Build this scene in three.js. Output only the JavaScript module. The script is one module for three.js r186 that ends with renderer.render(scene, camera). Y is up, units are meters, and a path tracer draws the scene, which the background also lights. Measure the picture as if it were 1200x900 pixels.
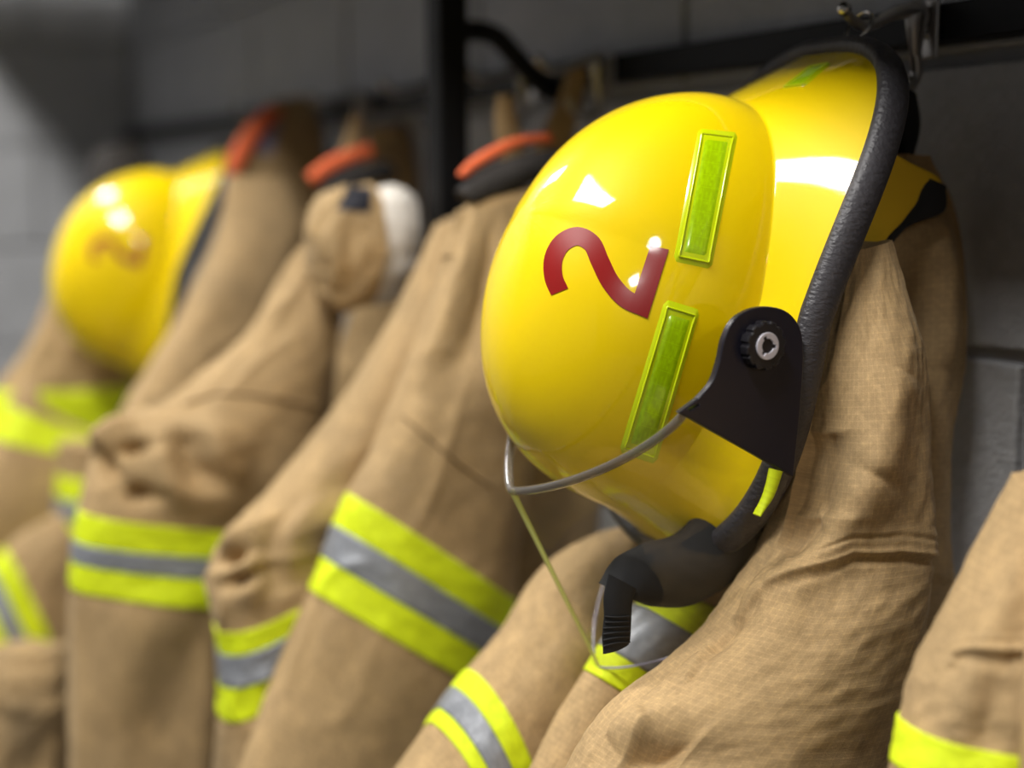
import * as THREE from 'three';
import { RoundedBoxGeometry } from 'three/addons/geometries/RoundedBoxGeometry.js';
import { ImprovedNoise } from 'three/addons/math/ImprovedNoise.js';
import { mergeGeometries } from 'three/addons/utils/BufferGeometryUtils.js';
import { RectAreaLightUniformsLib } from 'three/addons/lights/RectAreaLightUniformsLib.js';

// ---------------------------------------------------------------- camera, light, exposure
const scene = new THREE.Scene();
scene.background = new THREE.Color(0x000000);
const renderer = new THREE.WebGLRenderer({ antialias: true });
renderer.toneMapping = THREE.LinearToneMapping;
renderer.toneMappingExposure = 1.0;
renderer.shadowMap.enabled = true;
RectAreaLightUniformsLib.init();

const FOC = 1667, PITCH = Math.atan(225 / FOC), YAW = 28.6 * Math.PI / 180;
const V = (x, y, z) => new THREE.Vector3(x, y, z);
const CAM = V(0.773, 1.60, 0.772);
const camera = new THREE.PerspectiveCamera(2 * Math.atan(450 / FOC) * 180 / Math.PI, 4 / 3, 0.05, 40);
const level = V(-Math.cos(YAW), 0, -Math.sin(YAW)), camRight = V(Math.sin(YAW), 0, -Math.cos(YAW));
const camFwd = level.clone().multiplyScalar(Math.cos(PITCH)).add(V(0, -Math.sin(PITCH), 0));
const camUp = V(0, Math.cos(PITCH), 0).add(level.clone().multiplyScalar(Math.sin(PITCH)));
camera.position.copy(CAM);
camera.lookAt(CAM.clone().add(camFwd));
camera.focus = 0.872;
camera.userData.fStop = 2.0;
scene.add(camera);

const LAMP_LEVEL = 60;
const LAMPS = [[0.42, 1.5, 1.3, 0.36], [-1.86, 1.28, 0.85, 0.36], [5.9, 1.5, 1.3, 0.36]];

// a pixel of the photograph gives a direction; the plane it lies on gives the distance
const ray = (px, py) => camFwd.clone().addScaledVector(camRight, (px - 600) / FOC).addScaledVector(camUp, -(py - 450) / FOC);
const onX = (px, py, x) => { const r = ray(px, py); return CAM.clone().addScaledVector(r, (x - CAM.x) / r.x); };
const onZ = (px, py, z) => { const r = ray(px, py); return CAM.clone().addScaledVector(r, (z - CAM.z) / r.z); };
const project = (p) => { const d = p.clone().sub(CAM), z = d.dot(camFwd); return [600 + FOC * d.dot(camRight) / z, 450 - FOC * d.dot(camUp) / z]; };

// ---------------------------------------------------------------- helpers
let seed = 7;
const rnd = () => { seed = (seed * 1664525 + 1013904223) >>> 0; return seed / 4294967296; };
const perlin = new ImprovedNoise();
const noise = (x, y, z) => perlin.noise(x + 17.3, y + 5.1, z + 9.7);
const fbm = (x, y, z, n = 3) => { let s = 0, a = 1, t = 0; for (let i = 0; i < n; i++) { s += a * noise(x, y, z); t += a; a *= 0.5; x *= 2.03; y *= 2.03; z *= 2.03; } return s / t; };
const clamp = (x, a = 0, b = 1) => Math.min(b, Math.max(a, x));
const mix = (a, b, t) => a + (b - a) * t;
const smooth = (a, b, x) => { const t = clamp((x - a) / (b - a)); return t * t * (3 - 2 * t); };

const taken = {};
const numbered = (n) => { const k = taken[n] = (taken[n] ?? -1) + 1; return k ? `${n}_${String(k).padStart(3, '0')}` : n; };
function mesh(name, geo, mat, parent = scene) {
  const m = new THREE.Mesh(geo, mat);
  m.name = parent === scene ? numbered(name) : name;
  m.castShadow = m.receiveShadow = true;
  parent.add(m);
  return m;
}
function thing(name, label, category, group, at = [0, 0, 0]) {
  const g = new THREE.Group();
  g.name = numbered(name);
  g.position.set(...at);
  g.userData = { label, category };
  if (group) g.userData.group = group;
  scene.add(g);
  g.updateMatrixWorld(true);
  return g;
}
function structure(name, geo, mat, label, category) {
  const m = mesh(name, geo, mat);
  m.userData = { kind: 'structure', label, category };
  return m;
}
// world geometry into the frame of a thing that is only shifted
function local(geo, parent) { const p = parent === scene ? V(0, 0, 0) : parent.getWorldPosition(V(0, 0, 0)); if (p.lengthSq()) geo.translate(-p.x, -p.y, -p.z); return geo; }
function gridGeo(nu, nv, fn, { wrapU = false, uv = null, color = null, flip = false } = {}) {
  const pos = [], uvs = [], cols = [], idx = [], p = V(0, 0, 0);
  for (let j = 0; j <= nv; j++) for (let i = 0; i <= nu; i++) {
    const u = i / nu, v = j / nv;
    fn(wrapU && i === nu ? 0 : u, v, p);
    pos.push(p.x, p.y, p.z);
    const t = uv ? uv(u, v) : [u, v];
    uvs.push(t[0], t[1]);
    if (color) cols.push(...color(u, v, p));
  }
  const w = nu + 1;
  for (let j = 0; j < nv; j++) for (let i = 0; i < nu; i++) {
    const a = j * w + i, b = a + 1, c = a + w, d = c + 1;
    if (flip) idx.push(a, b, c, b, d, c); else idx.push(a, c, b, b, c, d);
  }
  const g = new THREE.BufferGeometry();
  g.setAttribute('position', new THREE.Float32BufferAttribute(pos, 3));
  g.setAttribute('uv', new THREE.Float32BufferAttribute(uvs, 2));
  if (color) g.setAttribute('color', new THREE.Float32BufferAttribute(cols, 3));
  g.setIndex(idx);
  g.computeVertexNormals();
  if (wrapU) {
    const n = g.attributes.normal;
    for (let j = 0; j <= nv; j++) {
      const a = j * w, b = a + nu, s = V(n.getX(a) + n.getX(b), n.getY(a) + n.getY(b), n.getZ(a) + n.getZ(b)).normalize();
      n.setXYZ(a, s.x, s.y, s.z); n.setXYZ(b, s.x, s.y, s.z);
    }
  }
  return g;
}
function tube(points, r, seg = 40, rad = 10, closed = false) {
  const c = new THREE.CatmullRomCurve3(points, closed, 'centripetal');
  if (typeof r === 'number') return new THREE.TubeGeometry(c, seg, r, rad, closed);
  // radius along the length
  const f = c.computeFrenetFrames(seg, closed);
  return gridGeo(rad, seg, (u, v, p) => {
    const k = Math.round(v * seg), q = c.getPointAt(v), rr = r(v), a = u * 2 * Math.PI;
    p.copy(q).addScaledVector(f.normals[k], Math.cos(a) * rr).addScaledVector(f.binormals[k], Math.sin(a) * rr);
  }, { wrapU: true });
}
const box = (w, h, d, r = 0.002, x = 0, y = 0, z = 0) => new RoundedBoxGeometry(w, h, d, 2, r).translate(x, y, z);

function dataTexture(n, fn, srgb) {
  const d = new Uint8Array(n * n * 4);
  for (let y = 0; y < n; y++) for (let x = 0; x < n; x++) {
    const c = fn(x, y), o = (y * n + x) * 4;
    d[o] = clamp(c[0], 0, 255); d[o + 1] = clamp(c[1], 0, 255); d[o + 2] = clamp(c[2], 0, 255); d[o + 3] = 255;
  }
  const t = new THREE.DataTexture(d, n, n);
  t.wrapS = t.wrapT = THREE.RepeatWrapping; t.magFilter = THREE.LinearFilter; t.minFilter = THREE.LinearMipmapLinearFilter; t.generateMipmaps = true;
  if (srgb) t.colorSpace = THREE.SRGBColorSpace;
  t.needsUpdate = true;
  return t;
}
// noise that repeats over n pixels
function tileNoise(n, cells, sd) {
  const g = []; let s = sd; const r = () => { s = (s * 1103515245 + 12345) & 0x7fffffff; return s / 0x7fffffff; };
  for (let i = 0; i < cells * cells; i++) g.push(r());
  return (x, y) => {
    const fx = x / n * cells, fy = y / n * cells, x0 = Math.floor(fx), y0 = Math.floor(fy), tx = fx - x0, ty = fy - y0;
    const sx = tx * tx * (3 - 2 * tx), sy = ty * ty * (3 - 2 * ty), G = (a, b) => g[(b % cells) * cells + (a % cells)];
    return mix(mix(G(x0, y0), G(x0 + 1, y0), sx), mix(G(x0, y0 + 1), G(x0 + 1, y0 + 1), sx), sy);
  };
}

// ---------------------------------------------------------------- materials
const M = {};
{ // ripstop outer shell cloth: 0.1 m a tile, a thicker thread every 4.5 mm or so
  const N = 512, a = tileNoise(N, 8, 3), b = tileNoise(N, 40, 5), c = tileNoise(N, 256, 9), step = N / 24;
  const thread = (x, y) => {
    const gx = Math.abs(((x / step) % 1) - 0.5) * 2, gy = Math.abs(((y / step) % 1) - 0.5) * 2;
    const lx = gx > 0.80 ? 1 : 0, ly = gy > 0.80 ? 1 : 0;
    const dash = ((x * 0.5 + y * 0.5) & 1) ? 1 : 0.55;
    return [Math.max(lx * ((y >> 1) & 1 ? 1 : 0.5), ly * ((x >> 1) & 1 ? 1 : 0.5)) * dash, lx * ly];
  };
  const map = dataTexture(N, (x, y) => {
    const [t, k] = thread(x, y), w = ((x & 2) ^ (y & 2)) ? 1 : -1;
    const m = 1 + 0.10 * (a(x, y) - 0.5) + 0.10 * (b(x, y) - 0.5) + 0.11 * (c(x, y) - 0.5) + 0.03 * w + 0.065 * t + 0.05 * k;
    return [172 * m, 144 * m, 102 * m];
  }, true);
  const bump = dataTexture(N, (x, y) => { const [t, k] = thread(x, y), w = ((x & 2) ^ (y & 2)) ? 1 : 0; const h = 90 + 45 * t + 20 * k + 34 * w + 50 * (c(x, y) - 0.5); return [h, h, h]; });
  M.cloth = new THREE.MeshPhysicalMaterial({ map, bumpMap: bump, bumpScale: 0.00035, roughness: 0.85, sheen: 0.25, sheenRoughness: 0.6, sheenColor: new THREE.Color(0.9, 0.8, 0.6), vertexColors: true, side: THREE.DoubleSide });
}
{ // woven lime trim and glass-bead silver tape
  const N = 256, c = tileNoise(N, 128, 4), b = tileNoise(N, 12, 8);
  const bump = dataTexture(N, (x, y) => { const h = 128 + 60 * (c(x, y) - 0.5) + (((x >> 1) ^ (y >> 1)) & 1 ? 25 : -25); return [h, h, h]; });
  const lime = dataTexture(N, (x, y) => { const m = 1 + 0.10 * (c(x, y) - 0.5) + 0.08 * (b(x, y) - 0.5); return [218 * m, 235 * m, 12 * m]; }, true);
  const silver = dataTexture(N, (x, y) => { const m = 1 + 0.12 * (c(x, y) - 0.5) + 0.14 * (b(x, y) - 0.5); return [143 * m, 146 * m, 152 * m]; }, true);
  M.lime = new THREE.MeshStandardMaterial({ map: lime, bumpMap: bump, bumpScale: 0.0002, roughness: 0.7, side: THREE.DoubleSide });
  M.silver = new THREE.MeshStandardMaterial({ map: silver, bumpMap: bump, bumpScale: 0.0001, roughness: 0.42, metalness: 0.25, side: THREE.DoubleSide });
}
{ // moulded yellow shell: gloss coat with a faint orange peel
  const N = 512, a = tileNoise(N, 30, 21), b = tileNoise(N, 90, 22);
  const peel = dataTexture(N, (x, y) => { const h = 128 + 90 * (a(x, y) - 0.5) + 60 * (b(x, y) - 0.5); return [h, h, h]; });
  M.yellow = new THREE.MeshPhysicalMaterial({ color: new THREE.Color().setRGB(0.96, 0.69, 0.0), specularIntensity: 0.3, roughness: 0.45, clearcoat: 1, clearcoatRoughness: 0.05, bumpMap: peel, bumpScale: 0.00012, side: THREE.DoubleSide });
}
{ // grained black rubber
  const N = 256, a = tileNoise(N, 40, 31), b = tileNoise(N, 100, 32);
  const g = dataTexture(N, (x, y) => { const h = 128 + 150 * (a(x, y) - 0.5) + 80 * (b(x, y) - 0.5); return [h, h, h]; });
  M.rubber = new THREE.MeshStandardMaterial({ color: new THREE.Color().setRGB(0.045, 0.042, 0.048), roughness: 0.5, bumpMap: g, bumpScale: 0.0006 });
}
M.red = new THREE.MeshPhysicalMaterial({ color: new THREE.Color().setRGB(0.30, 0.006, 0.005), roughness: 0.3, clearcoat: 0.6, clearcoatRoughness: 0.12, side: THREE.DoubleSide });
M.bracket = new THREE.MeshPhysicalMaterial({ color: new THREE.Color().setRGB(0.010, 0.009, 0.018), roughness: 0.36 });
M.knob = new THREE.MeshStandardMaterial({ color: new THREE.Color().setRGB(0.014, 0.013, 0.016), roughness: 0.32 });
M.screw = new THREE.MeshStandardMaterial({ color: new THREE.Color().setRGB(0.72, 0.70, 0.78), roughness: 0.3, metalness: 0.35 });
M.visor = new THREE.MeshPhysicalMaterial({ color: new THREE.Color(0.97, 0.97, 0.955), transmission: 1, thickness: 0, roughness: 0.0, ior: 1.5, specularIntensity: 0.6, side: THREE.DoubleSide });
M.visorRim = new THREE.MeshPhysicalMaterial({ color: new THREE.Color(0.50, 0.46, 0.40), transmission: 0.85, thickness: 0, roughness: 0.04, ior: 1.58, side: THREE.DoubleSide });
M.visorEdge = new THREE.MeshPhysicalMaterial({ color: new THREE.Color(0.62, 0.60, 0.75), transmission: 0.5, thickness: 0, roughness: 0.15, ior: 1.58, side: THREE.DoubleSide });
M.visorGlint = new THREE.MeshPhysicalMaterial({ color: new THREE.Color(0.90, 0.94, 0.30), transmission: 0.25, thickness: 0, roughness: 0.1, ior: 1.58, side: THREE.DoubleSide });  // lime colour paints the bright refracted line along the visor's bend
M.liner = new THREE.MeshStandardMaterial({ color: new THREE.Color().setRGB(0.009, 0.009, 0.010), roughness: 0.85, side: THREE.DoubleSide });
M.webbing = new THREE.MeshStandardMaterial({ color: new THREE.Color().setRGB(0.008, 0.008, 0.009), roughness: 0.8, side: THREE.DoubleSide });
M.curtain = new THREE.MeshStandardMaterial({ color: new THREE.Color().setRGB(0.72, 0.46, 0.01), roughness: 0.8, side: THREE.DoubleSide });
M.orange = new THREE.MeshStandardMaterial({ color: new THREE.Color().setRGB(0.86, 0.16, 0.05), roughness: 0.75, side: THREE.DoubleSide });
M.collarDark = new THREE.MeshStandardMaterial({ color: new THREE.Color().setRGB(0.03, 0.026, 0.024), roughness: 0.9, side: THREE.DoubleSide });
M.patch = new THREE.MeshStandardMaterial({ color: new THREE.Color().setRGB(0.012, 0.012, 0.02), roughness: 0.7, side: THREE.DoubleSide });
M.tag = new THREE.MeshStandardMaterial({ color: new THREE.Color().setRGB(0.22, 0.21, 0.30), roughness: 0.8, side: THREE.DoubleSide });
M.knit = new THREE.MeshStandardMaterial({ color: new THREE.Color().setRGB(0.74, 0.69, 0.62), roughness: 0.95, side: THREE.DoubleSide });
M.thread = new THREE.MeshStandardMaterial({ color: new THREE.Color().setRGB(0.27, 0.18, 0.085), roughness: 0.9 });
M.limeThread = new THREE.MeshStandardMaterial({ color: new THREE.Color().setRGB(0.36, 0.36, 0.01), roughness: 0.9 });
M.steelDark = new THREE.MeshPhysicalMaterial({ color: new THREE.Color().setRGB(0.006, 0.006, 0.0065), roughness: 0.5, specularIntensity: 0.4 });
M.chrome = new THREE.MeshStandardMaterial({ color: new THREE.Color().setRGB(0.55, 0.53, 0.50), roughness: 0.22, metalness: 1 });
M.iron = new THREE.MeshStandardMaterial({ color: new THREE.Color().setRGB(0.42, 0.40, 0.38), roughness: 0.3, metalness: 0.9 });
{ // prismatic tape on the helmet: small square cells
  const N = 256, c = tileNoise(N, 16, 61);
  const cell = dataTexture(N, (x, y) => { const gx = (x % 64) < 3, gy = (y % 64) < 3, m = (gx || gy ? 1.04 : 0.93 + 0.12 * c(x, y)); return [178 * m, 218 * m, 2]; }, true);
  M.prism = new THREE.MeshPhysicalMaterial({ map: cell, roughness: 0.25, clearcoat: 1, clearcoatRoughness: 0.04, side: THREE.DoubleSide });
  M.prismEdge = new THREE.MeshPhysicalMaterial({ color: new THREE.Color().setRGB(0.66, 0.79, 0.002), roughness: 0.25, clearcoat: 1, clearcoatRoughness: 0.04, side: THREE.DoubleSide });
}
{ // painted concrete block
  const N = 512, a = tileNoise(N, 10, 71), b = tileNoise(N, 60, 72), c = tileNoise(N, 200, 73);
  const bump = dataTexture(N, (x, y) => { let h = 128 + 70 * (a(x, y) - 0.5) + 90 * (b(x, y) - 0.5) + 60 * (c(x, y) - 0.5); if (b(x, y) > 0.86) h -= 50; return [h, h, h]; });
  const paint = (r, g, bb) => dataTexture(N, (x, y) => { const m = 1 + 0.05 * (a(x, y) - 0.5) + 0.06 * (b(x, y) - 0.5); return [r * m, g * m, bb * m]; }, true);
  M.block = new THREE.MeshStandardMaterial({ map: paint(168, 169, 172), bumpMap: bump, bumpScale: 0.002, roughness: 0.6 });
  M.mortar = new THREE.MeshStandardMaterial({ color: new THREE.Color().setRGB(0.30, 0.30, 0.31), roughness: 0.75 });
  M.plaster = new THREE.MeshStandardMaterial({ color: new THREE.Color().setRGB(0.24, 0.24, 0.24), roughness: 0.8 });
  M.darkPaint = new THREE.MeshStandardMaterial({ color: new THREE.Color().setRGB(0.10, 0.10, 0.105), roughness: 0.8 });
  M.ceiling = new THREE.MeshStandardMaterial({ color: new THREE.Color().setRGB(0.40, 0.40, 0.39), roughness: 0.9 });
  M.floor = new THREE.MeshStandardMaterial({ color: new THREE.Color().setRGB(0.10, 0.098, 0.094), roughness: 0.6 });
}
M.lampCase = new THREE.MeshStandardMaterial({ color: new THREE.Color().setRGB(0.7, 0.7, 0.7), roughness: 0.5 });
M.lampGlow = new THREE.MeshStandardMaterial({ color: new THREE.Color(0.8, 0.8, 0.8), emissive: new THREE.Color(1.0, 0.96, 0.90), emissiveIntensity: 6, roughness: 0.6 });

// ---------------------------------------------------------------- the room
const X0 = -2.345, X1 = 6.8, Z1 = 4.2, H = 3.6;
const wallBack = structure('wall_back', new THREE.BoxGeometry(X1 - X0 + 0.4, H, 0.2).translate((X0 + X1) / 2, H / 2, -0.107), M.mortar, 'grey painted concrete block wall behind the coat rail', 'wall');
const wallLeft = structure('wall_left', new THREE.BoxGeometry(0.2, H, Z1 + 0.4).translate(X0 - 0.107, H / 2, Z1 / 2), M.mortar, 'grey painted concrete block side wall at the end of the coat rail', 'wall');
structure('wall_right', new THREE.BoxGeometry(0.2, H, Z1 + 0.4).translate(X1 + 0.1, H / 2, Z1 / 2), M.darkPaint, 'plain dark grey painted wall facing the block side wall', 'wall');
structure('wall_front', new THREE.BoxGeometry(X1 - X0 + 0.4, H, 0.2).translate((X0 + X1) / 2, H / 2, Z1 + 0.1), M.plaster, 'plain grey painted wall facing the coat rail', 'wall');
structure('floor', new THREE.BoxGeometry(X1 - X0 + 0.4, 0.1, Z1 + 0.4).translate((X0 + X1) / 2, -0.05, Z1 / 2), M.floor, 'smooth grey concrete floor under the hanging coats', 'floor');
structure('ceiling', new THREE.BoxGeometry(X1 - X0 + 0.4, 0.1, Z1 + 0.4).translate((X0 + X1) / 2, H + 0.05, Z1 / 2), M.ceiling, 'pale ceiling carrying the strip lamps', 'ceiling');
{
  const CH = 0.2075, CL = 0.406, J = 0.009, first = 1.4865 % CH;
  const blockGeo = (w, h) => { const g = new RoundedBoxGeometry(w - J, h - J, 0.03, 2, 0.0035), p = g.attributes.position, uv = g.attributes.uv; for (let i = 0; i < p.count; i++) uv.setXY(i, p.getX(i) / 0.4 + 0.5, p.getY(i) / 0.4 + 0.5); return g; };
  const cache = {};
  const lay = (parent, len, mat, place) => {
    for (let r = -1, y = first - CH; y < H - 0.02; r++, y += CH) {
      const y0 = Math.max(y, 0.001), y1 = Math.min(y + CH, H - 0.001), h = y1 - y0;
      if (h < 0.03) continue;
      for (let s = (r & 1) ? -CL / 2 : 0; s < len; s += CL) {
        const s0 = Math.max(s, 0), s1 = Math.min(s + CL, len), w = s1 - s0;
        if (w < 0.03) continue;
        const k = w.toFixed(3) + '_' + h.toFixed(3), g = cache[k] ??= blockGeo(w, h);
        const m = mesh('block', g, mat, parent);
        place(m, (s0 + s1) / 2, (y0 + y1) / 2);
      }
    }
  };
  lay(wallBack, 3.35, M.block, (m, s, y) => m.position.set(X0 + s, y, -0.0145 + (rnd() - 0.5) * 0.001));
  lay(wallLeft, 1.7, M.block, (m, s, y) => { m.position.set(X0 - 0.0145 + (rnd() - 0.5) * 0.001, y, s); m.rotation.y = Math.PI / 2; });
}

// strip lamps on the ceiling
LAMPS.forEach(([x, z, w, d], i) => {
  const t = thing('strip_lamp', `white ceiling strip lamp with glowing diffuser ${['above the large yellow helmet', 'close to the block side wall', 'close to the dark grey wall'][i]}`, 'lamp', 'ceiling strip lamps', [x, H, z]);
  mesh('housing', box(w + 0.06, 0.05, d + 0.05, 0.006, 0, -0.025, 0), M.lampCase, t);
  mesh('diffuser', box(w, 0.012, d, 0.004, 0, -0.052, 0), M.lampGlow, t);
  const l = new THREE.RectAreaLight(new THREE.Color(1.0, 0.975, 0.935), LAMP_LEVEL, w, d);
  l.position.set(x, H - 0.0605, z);
  l.lookAt(x, 0, z);
  scene.add(l);
});

// ---------------------------------------------------------------- steel rack: rail, uprights, arms, top shelf
{
  const t = thing('gear_rack', 'black steel gear rack with coat rail, upright post and bent arms', 'rack', null, [0, 0, 0]);
  const rx0 = X0 + 0.02, rx1 = 1.9;
  mesh('rail', box(rx1 - rx0, 0.0262, 0.024, 0.002, (rx0 + rx1) / 2, 1.7162, 0.016), M.steelDark, t);
  mesh('shelf', box(rx1 - rx0, 0.02, 0.395, 0.003, (rx0 + rx1) / 2, 2.03, 0.2065), M.steelDark, t);
  for (const x of [-0.5, 1.35]) {
    mesh('post', box(0.032, 2.02, 0.032, 0.003, x, 1.01, 0.15), M.steelDark, t);
    const arm = [[0.15, 1.752], [0.115, 1.757], [0.095, 1.752], [0.075, 1.735], [0.04, 1.705], [0.026, 1.70]].map(([z, y]) => V(x, y, z));
    mesh('arm', tube(arm, 0.0105, 40, 12), M.steelDark, t);
    mesh('brace', box(0.02, 0.02, 0.36, 0.002, x, 2.012, 0.19), M.steelDark, t);
  }
}

// coat hooks on the rail
function coatHook(x, label, group) {
  const t = thing('coat_hook', label, 'hook', group, [x, 1.7162, 0.0295]);
  mesh('plate', box(0.020, 0.040, 0.003, 0.0012, 0, -0.004, 0.0015), M.iron, t);
  mesh('leaf', new THREE.LatheGeometry([[0, 0.017], [0.005, 0.016], [0.0088, 0.011], [0.0098, 0.004], [0.0085, -0.004], [0.006, -0.014], [0.0042, -0.024], [0.003, -0.028]].map(([r, y]) => new THREE.Vector2(r, y)).reverse(), 28).scale(0.62, 1, 1).translate(0, 0, 0.0125), M.iron, t);
  mesh('upper_arm', tube([V(0, 0.008, 0.012), V(0, 0.0075, 0.024), V(0, 0.003, 0.038), V(0, -0.003, 0.052), V(0, -0.0045, 0.062), V(0, -0.001, 0.071), V(0, 0.004, 0.077)], (v) => mix(0.0058, 0.0036, smooth(0, 0.6, v)), 48, 12), M.iron, t);
  mesh('ball_tip', new THREE.SphereGeometry(0.0052, 20, 14).translate(0, 0.0055, 0.078), M.chrome, t);
  mesh('lower_arm', tube([V(0, -0.022, 0.0125), V(0, -0.034, 0.011), V(0, -0.041, 0.014), V(0, -0.0455, 0.022), V(0, -0.045, 0.033), V(0, -0.038, 0.042), V(0, -0.030, 0.045)], (v) => mix(0.0046, 0.0036, v), 48, 12), M.iron, t);
  mesh('screw', new THREE.SphereGeometry(0.003, 12, 8).scale(1, 1, 0.5).translate(0, -0.008, 0.0035), M.chrome, t);
  return t;
}
coatHook(0.02, 'steel double coat hook holding the large yellow helmet', null);
coatHook(-0.395, 'empty steel coat hook on the rail behind the large helmet', null);
coatHook(0.34, 'dark steel coat hook holding the coat beside bare block wall', null);
for (const [x, w] of [[-0.54, 'the coat with the orange lined collar beside the post'], [-0.75, 'the coat with the white knit cuff'], [-0.98, 'the narrow coat beside the blurred helmet'], [-1.29, 'the blurred yellow helmet']])
  coatHook(x, `dark steel coat hook holding ${w}`, null);

// ---------------------------------------------------------------- helmets
// local axes: F to the front, U to the crown, S to the wearer's left side
const HELMET = { F1: 0.154, F0: 0.133, B: 0.0875, H: 0.136, tilt: 0.417 };
function helmetAxes(o, tilt) {
  const c = Math.cos(tilt), s = Math.sin(tilt);
  return (F, U, S, p = V(0, 0, 0)) => p.set(o.x + S, o.y + s * U - c * F, o.z + c * U + s * F);
}
function planRadius(th, f1, f0, b, p = 2.2) {
  const c = Math.cos(th), s = Math.sin(th), a = c > 0 ? f1 : f0;
  return 1 / Math.pow(Math.pow(Math.abs(c / a), p) + Math.pow(Math.abs(s / b), p), 1 / p);
}
function brimEdge(th) { // plan radius and height of the brim's edge
  const c = Math.cos(th);
  const r = planRadius(th, 0.165, 0.1955, 0.1238, c > 0 ? 2.25 : Math.sin(th) > 0 ? 3.5 : 2.6);
  const u = -0.0099 - (c > 0 ? 0.048 * Math.pow(c, 1.4) : 0.0201 * Math.pow(-c, 2.88));
  const far = Math.sin(th) < 0 && c < 0 ? 0.05 * Math.sin(th) * c : 0;   // the brim's right rear corner is bent down a little
  return [r, u - far];
}
function shellPoint(th, t, off = 0) { // t 0..1 crown to base, 1..1.5 brim; returns F, U, S
  const c = Math.cos(th), s = Math.sin(th), front = smooth(-0.2, 1, c);
  const R = planRadius(th, HELMET.F1, HELMET.F0, HELMET.B);
  const ub = 0.0201 * (c < 0 ? -c : 0) + 0.0035 * Math.abs(s);
  let r, u;
  if (t <= 1) {
    const a = t * Math.PI / 2, k = mix(mix(1.0, 1.14, smooth(0.1, 0.9, -c)), 0.82, front);
    r = R * Math.pow(Math.sin(a), k); u = ub + (HELMET.H - ub) * Math.pow(Math.cos(a), k);
  } else {
    const q = (t - 1) * 2, [re, ue] = brimEdge(th), i = 1 - q;
    const cr = mix(0.466, 0.15, front), cu = mix(0.442, 0.45, front);
    r = i * i * R + 2 * i * q * (R + (re - R) * cr) + q * q * re;
    u = i * i * ub + 2 * i * q * (ub + (ue - ub) * cu) + q * q * ue;
  }
  if (off) { r -= off * (t < 1 ? Math.sin(t * Math.PI / 2) : 1); u -= off * (t < 1 ? Math.cos(t * Math.PI / 2) : 0.5); }
  return [r * c, u, r * s];
}
function shellGeo(at, nu, nv, off, tmax = 1.5) {
  return gridGeo(nu, nv, (u, v, p) => { const q = shellPoint(u * 2 * Math.PI, Math.max(v * tmax, 1e-4), off); at(...q, p); }, { wrapU: true, uv: (u, v) => [u * 3, v * 1.5], flip: false });
}
const caster = new THREE.Raycaster();
function hit(target, px, py) {
  target.updateWorldMatrix(true, false);
  caster.set(CAM, ray(px, py).normalize());
  const h = caster.intersectObject(target, false)[0];
  if (!h) return null;
  const n = (h.normal ?? h.face.normal).clone().transformDirection(target.matrixWorld);
  if (n.dot(caster.ray.direction) > 0) n.negate();
  return { p: h.point, n };
}
// a sticker: a grid of photo points carried onto the surface it sticks to
function sticker(name, target, nu, nv, px, height, mat, parent, uv) {
  let last = null;
  const geo = gridGeo(nu, nv, (u, v, p) => {
    const [x, y] = px(u, v), h = hit(target, x, y) ?? last;
    last = h;
    p.copy(h.p).addScaledVector(h.n, height(u, v));
  }, { uv });
  return mesh(name, local(geo, parent), mat, parent);
}
function seam(name, target, pix, r, mat, parent, lift = 0.0006) {
  const c = new THREE.CatmullRomCurve3(pix.map(([x, y]) => V(x, y, 0)), false, 'centripetal'), n = pix.length * 5, pts = [];
  for (let i = 0; i <= n; i++) { const q = c.getPoint(i / n), h = hit(target, q.x, q.y); if (h) pts.push(h.p.clone().addScaledVector(h.n, lift)); }
  if (pts.length < 3) return null;
  return mesh(name, local(tube(pts, r, pts.length * 2, 6), parent), mat, parent);
}

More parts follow.
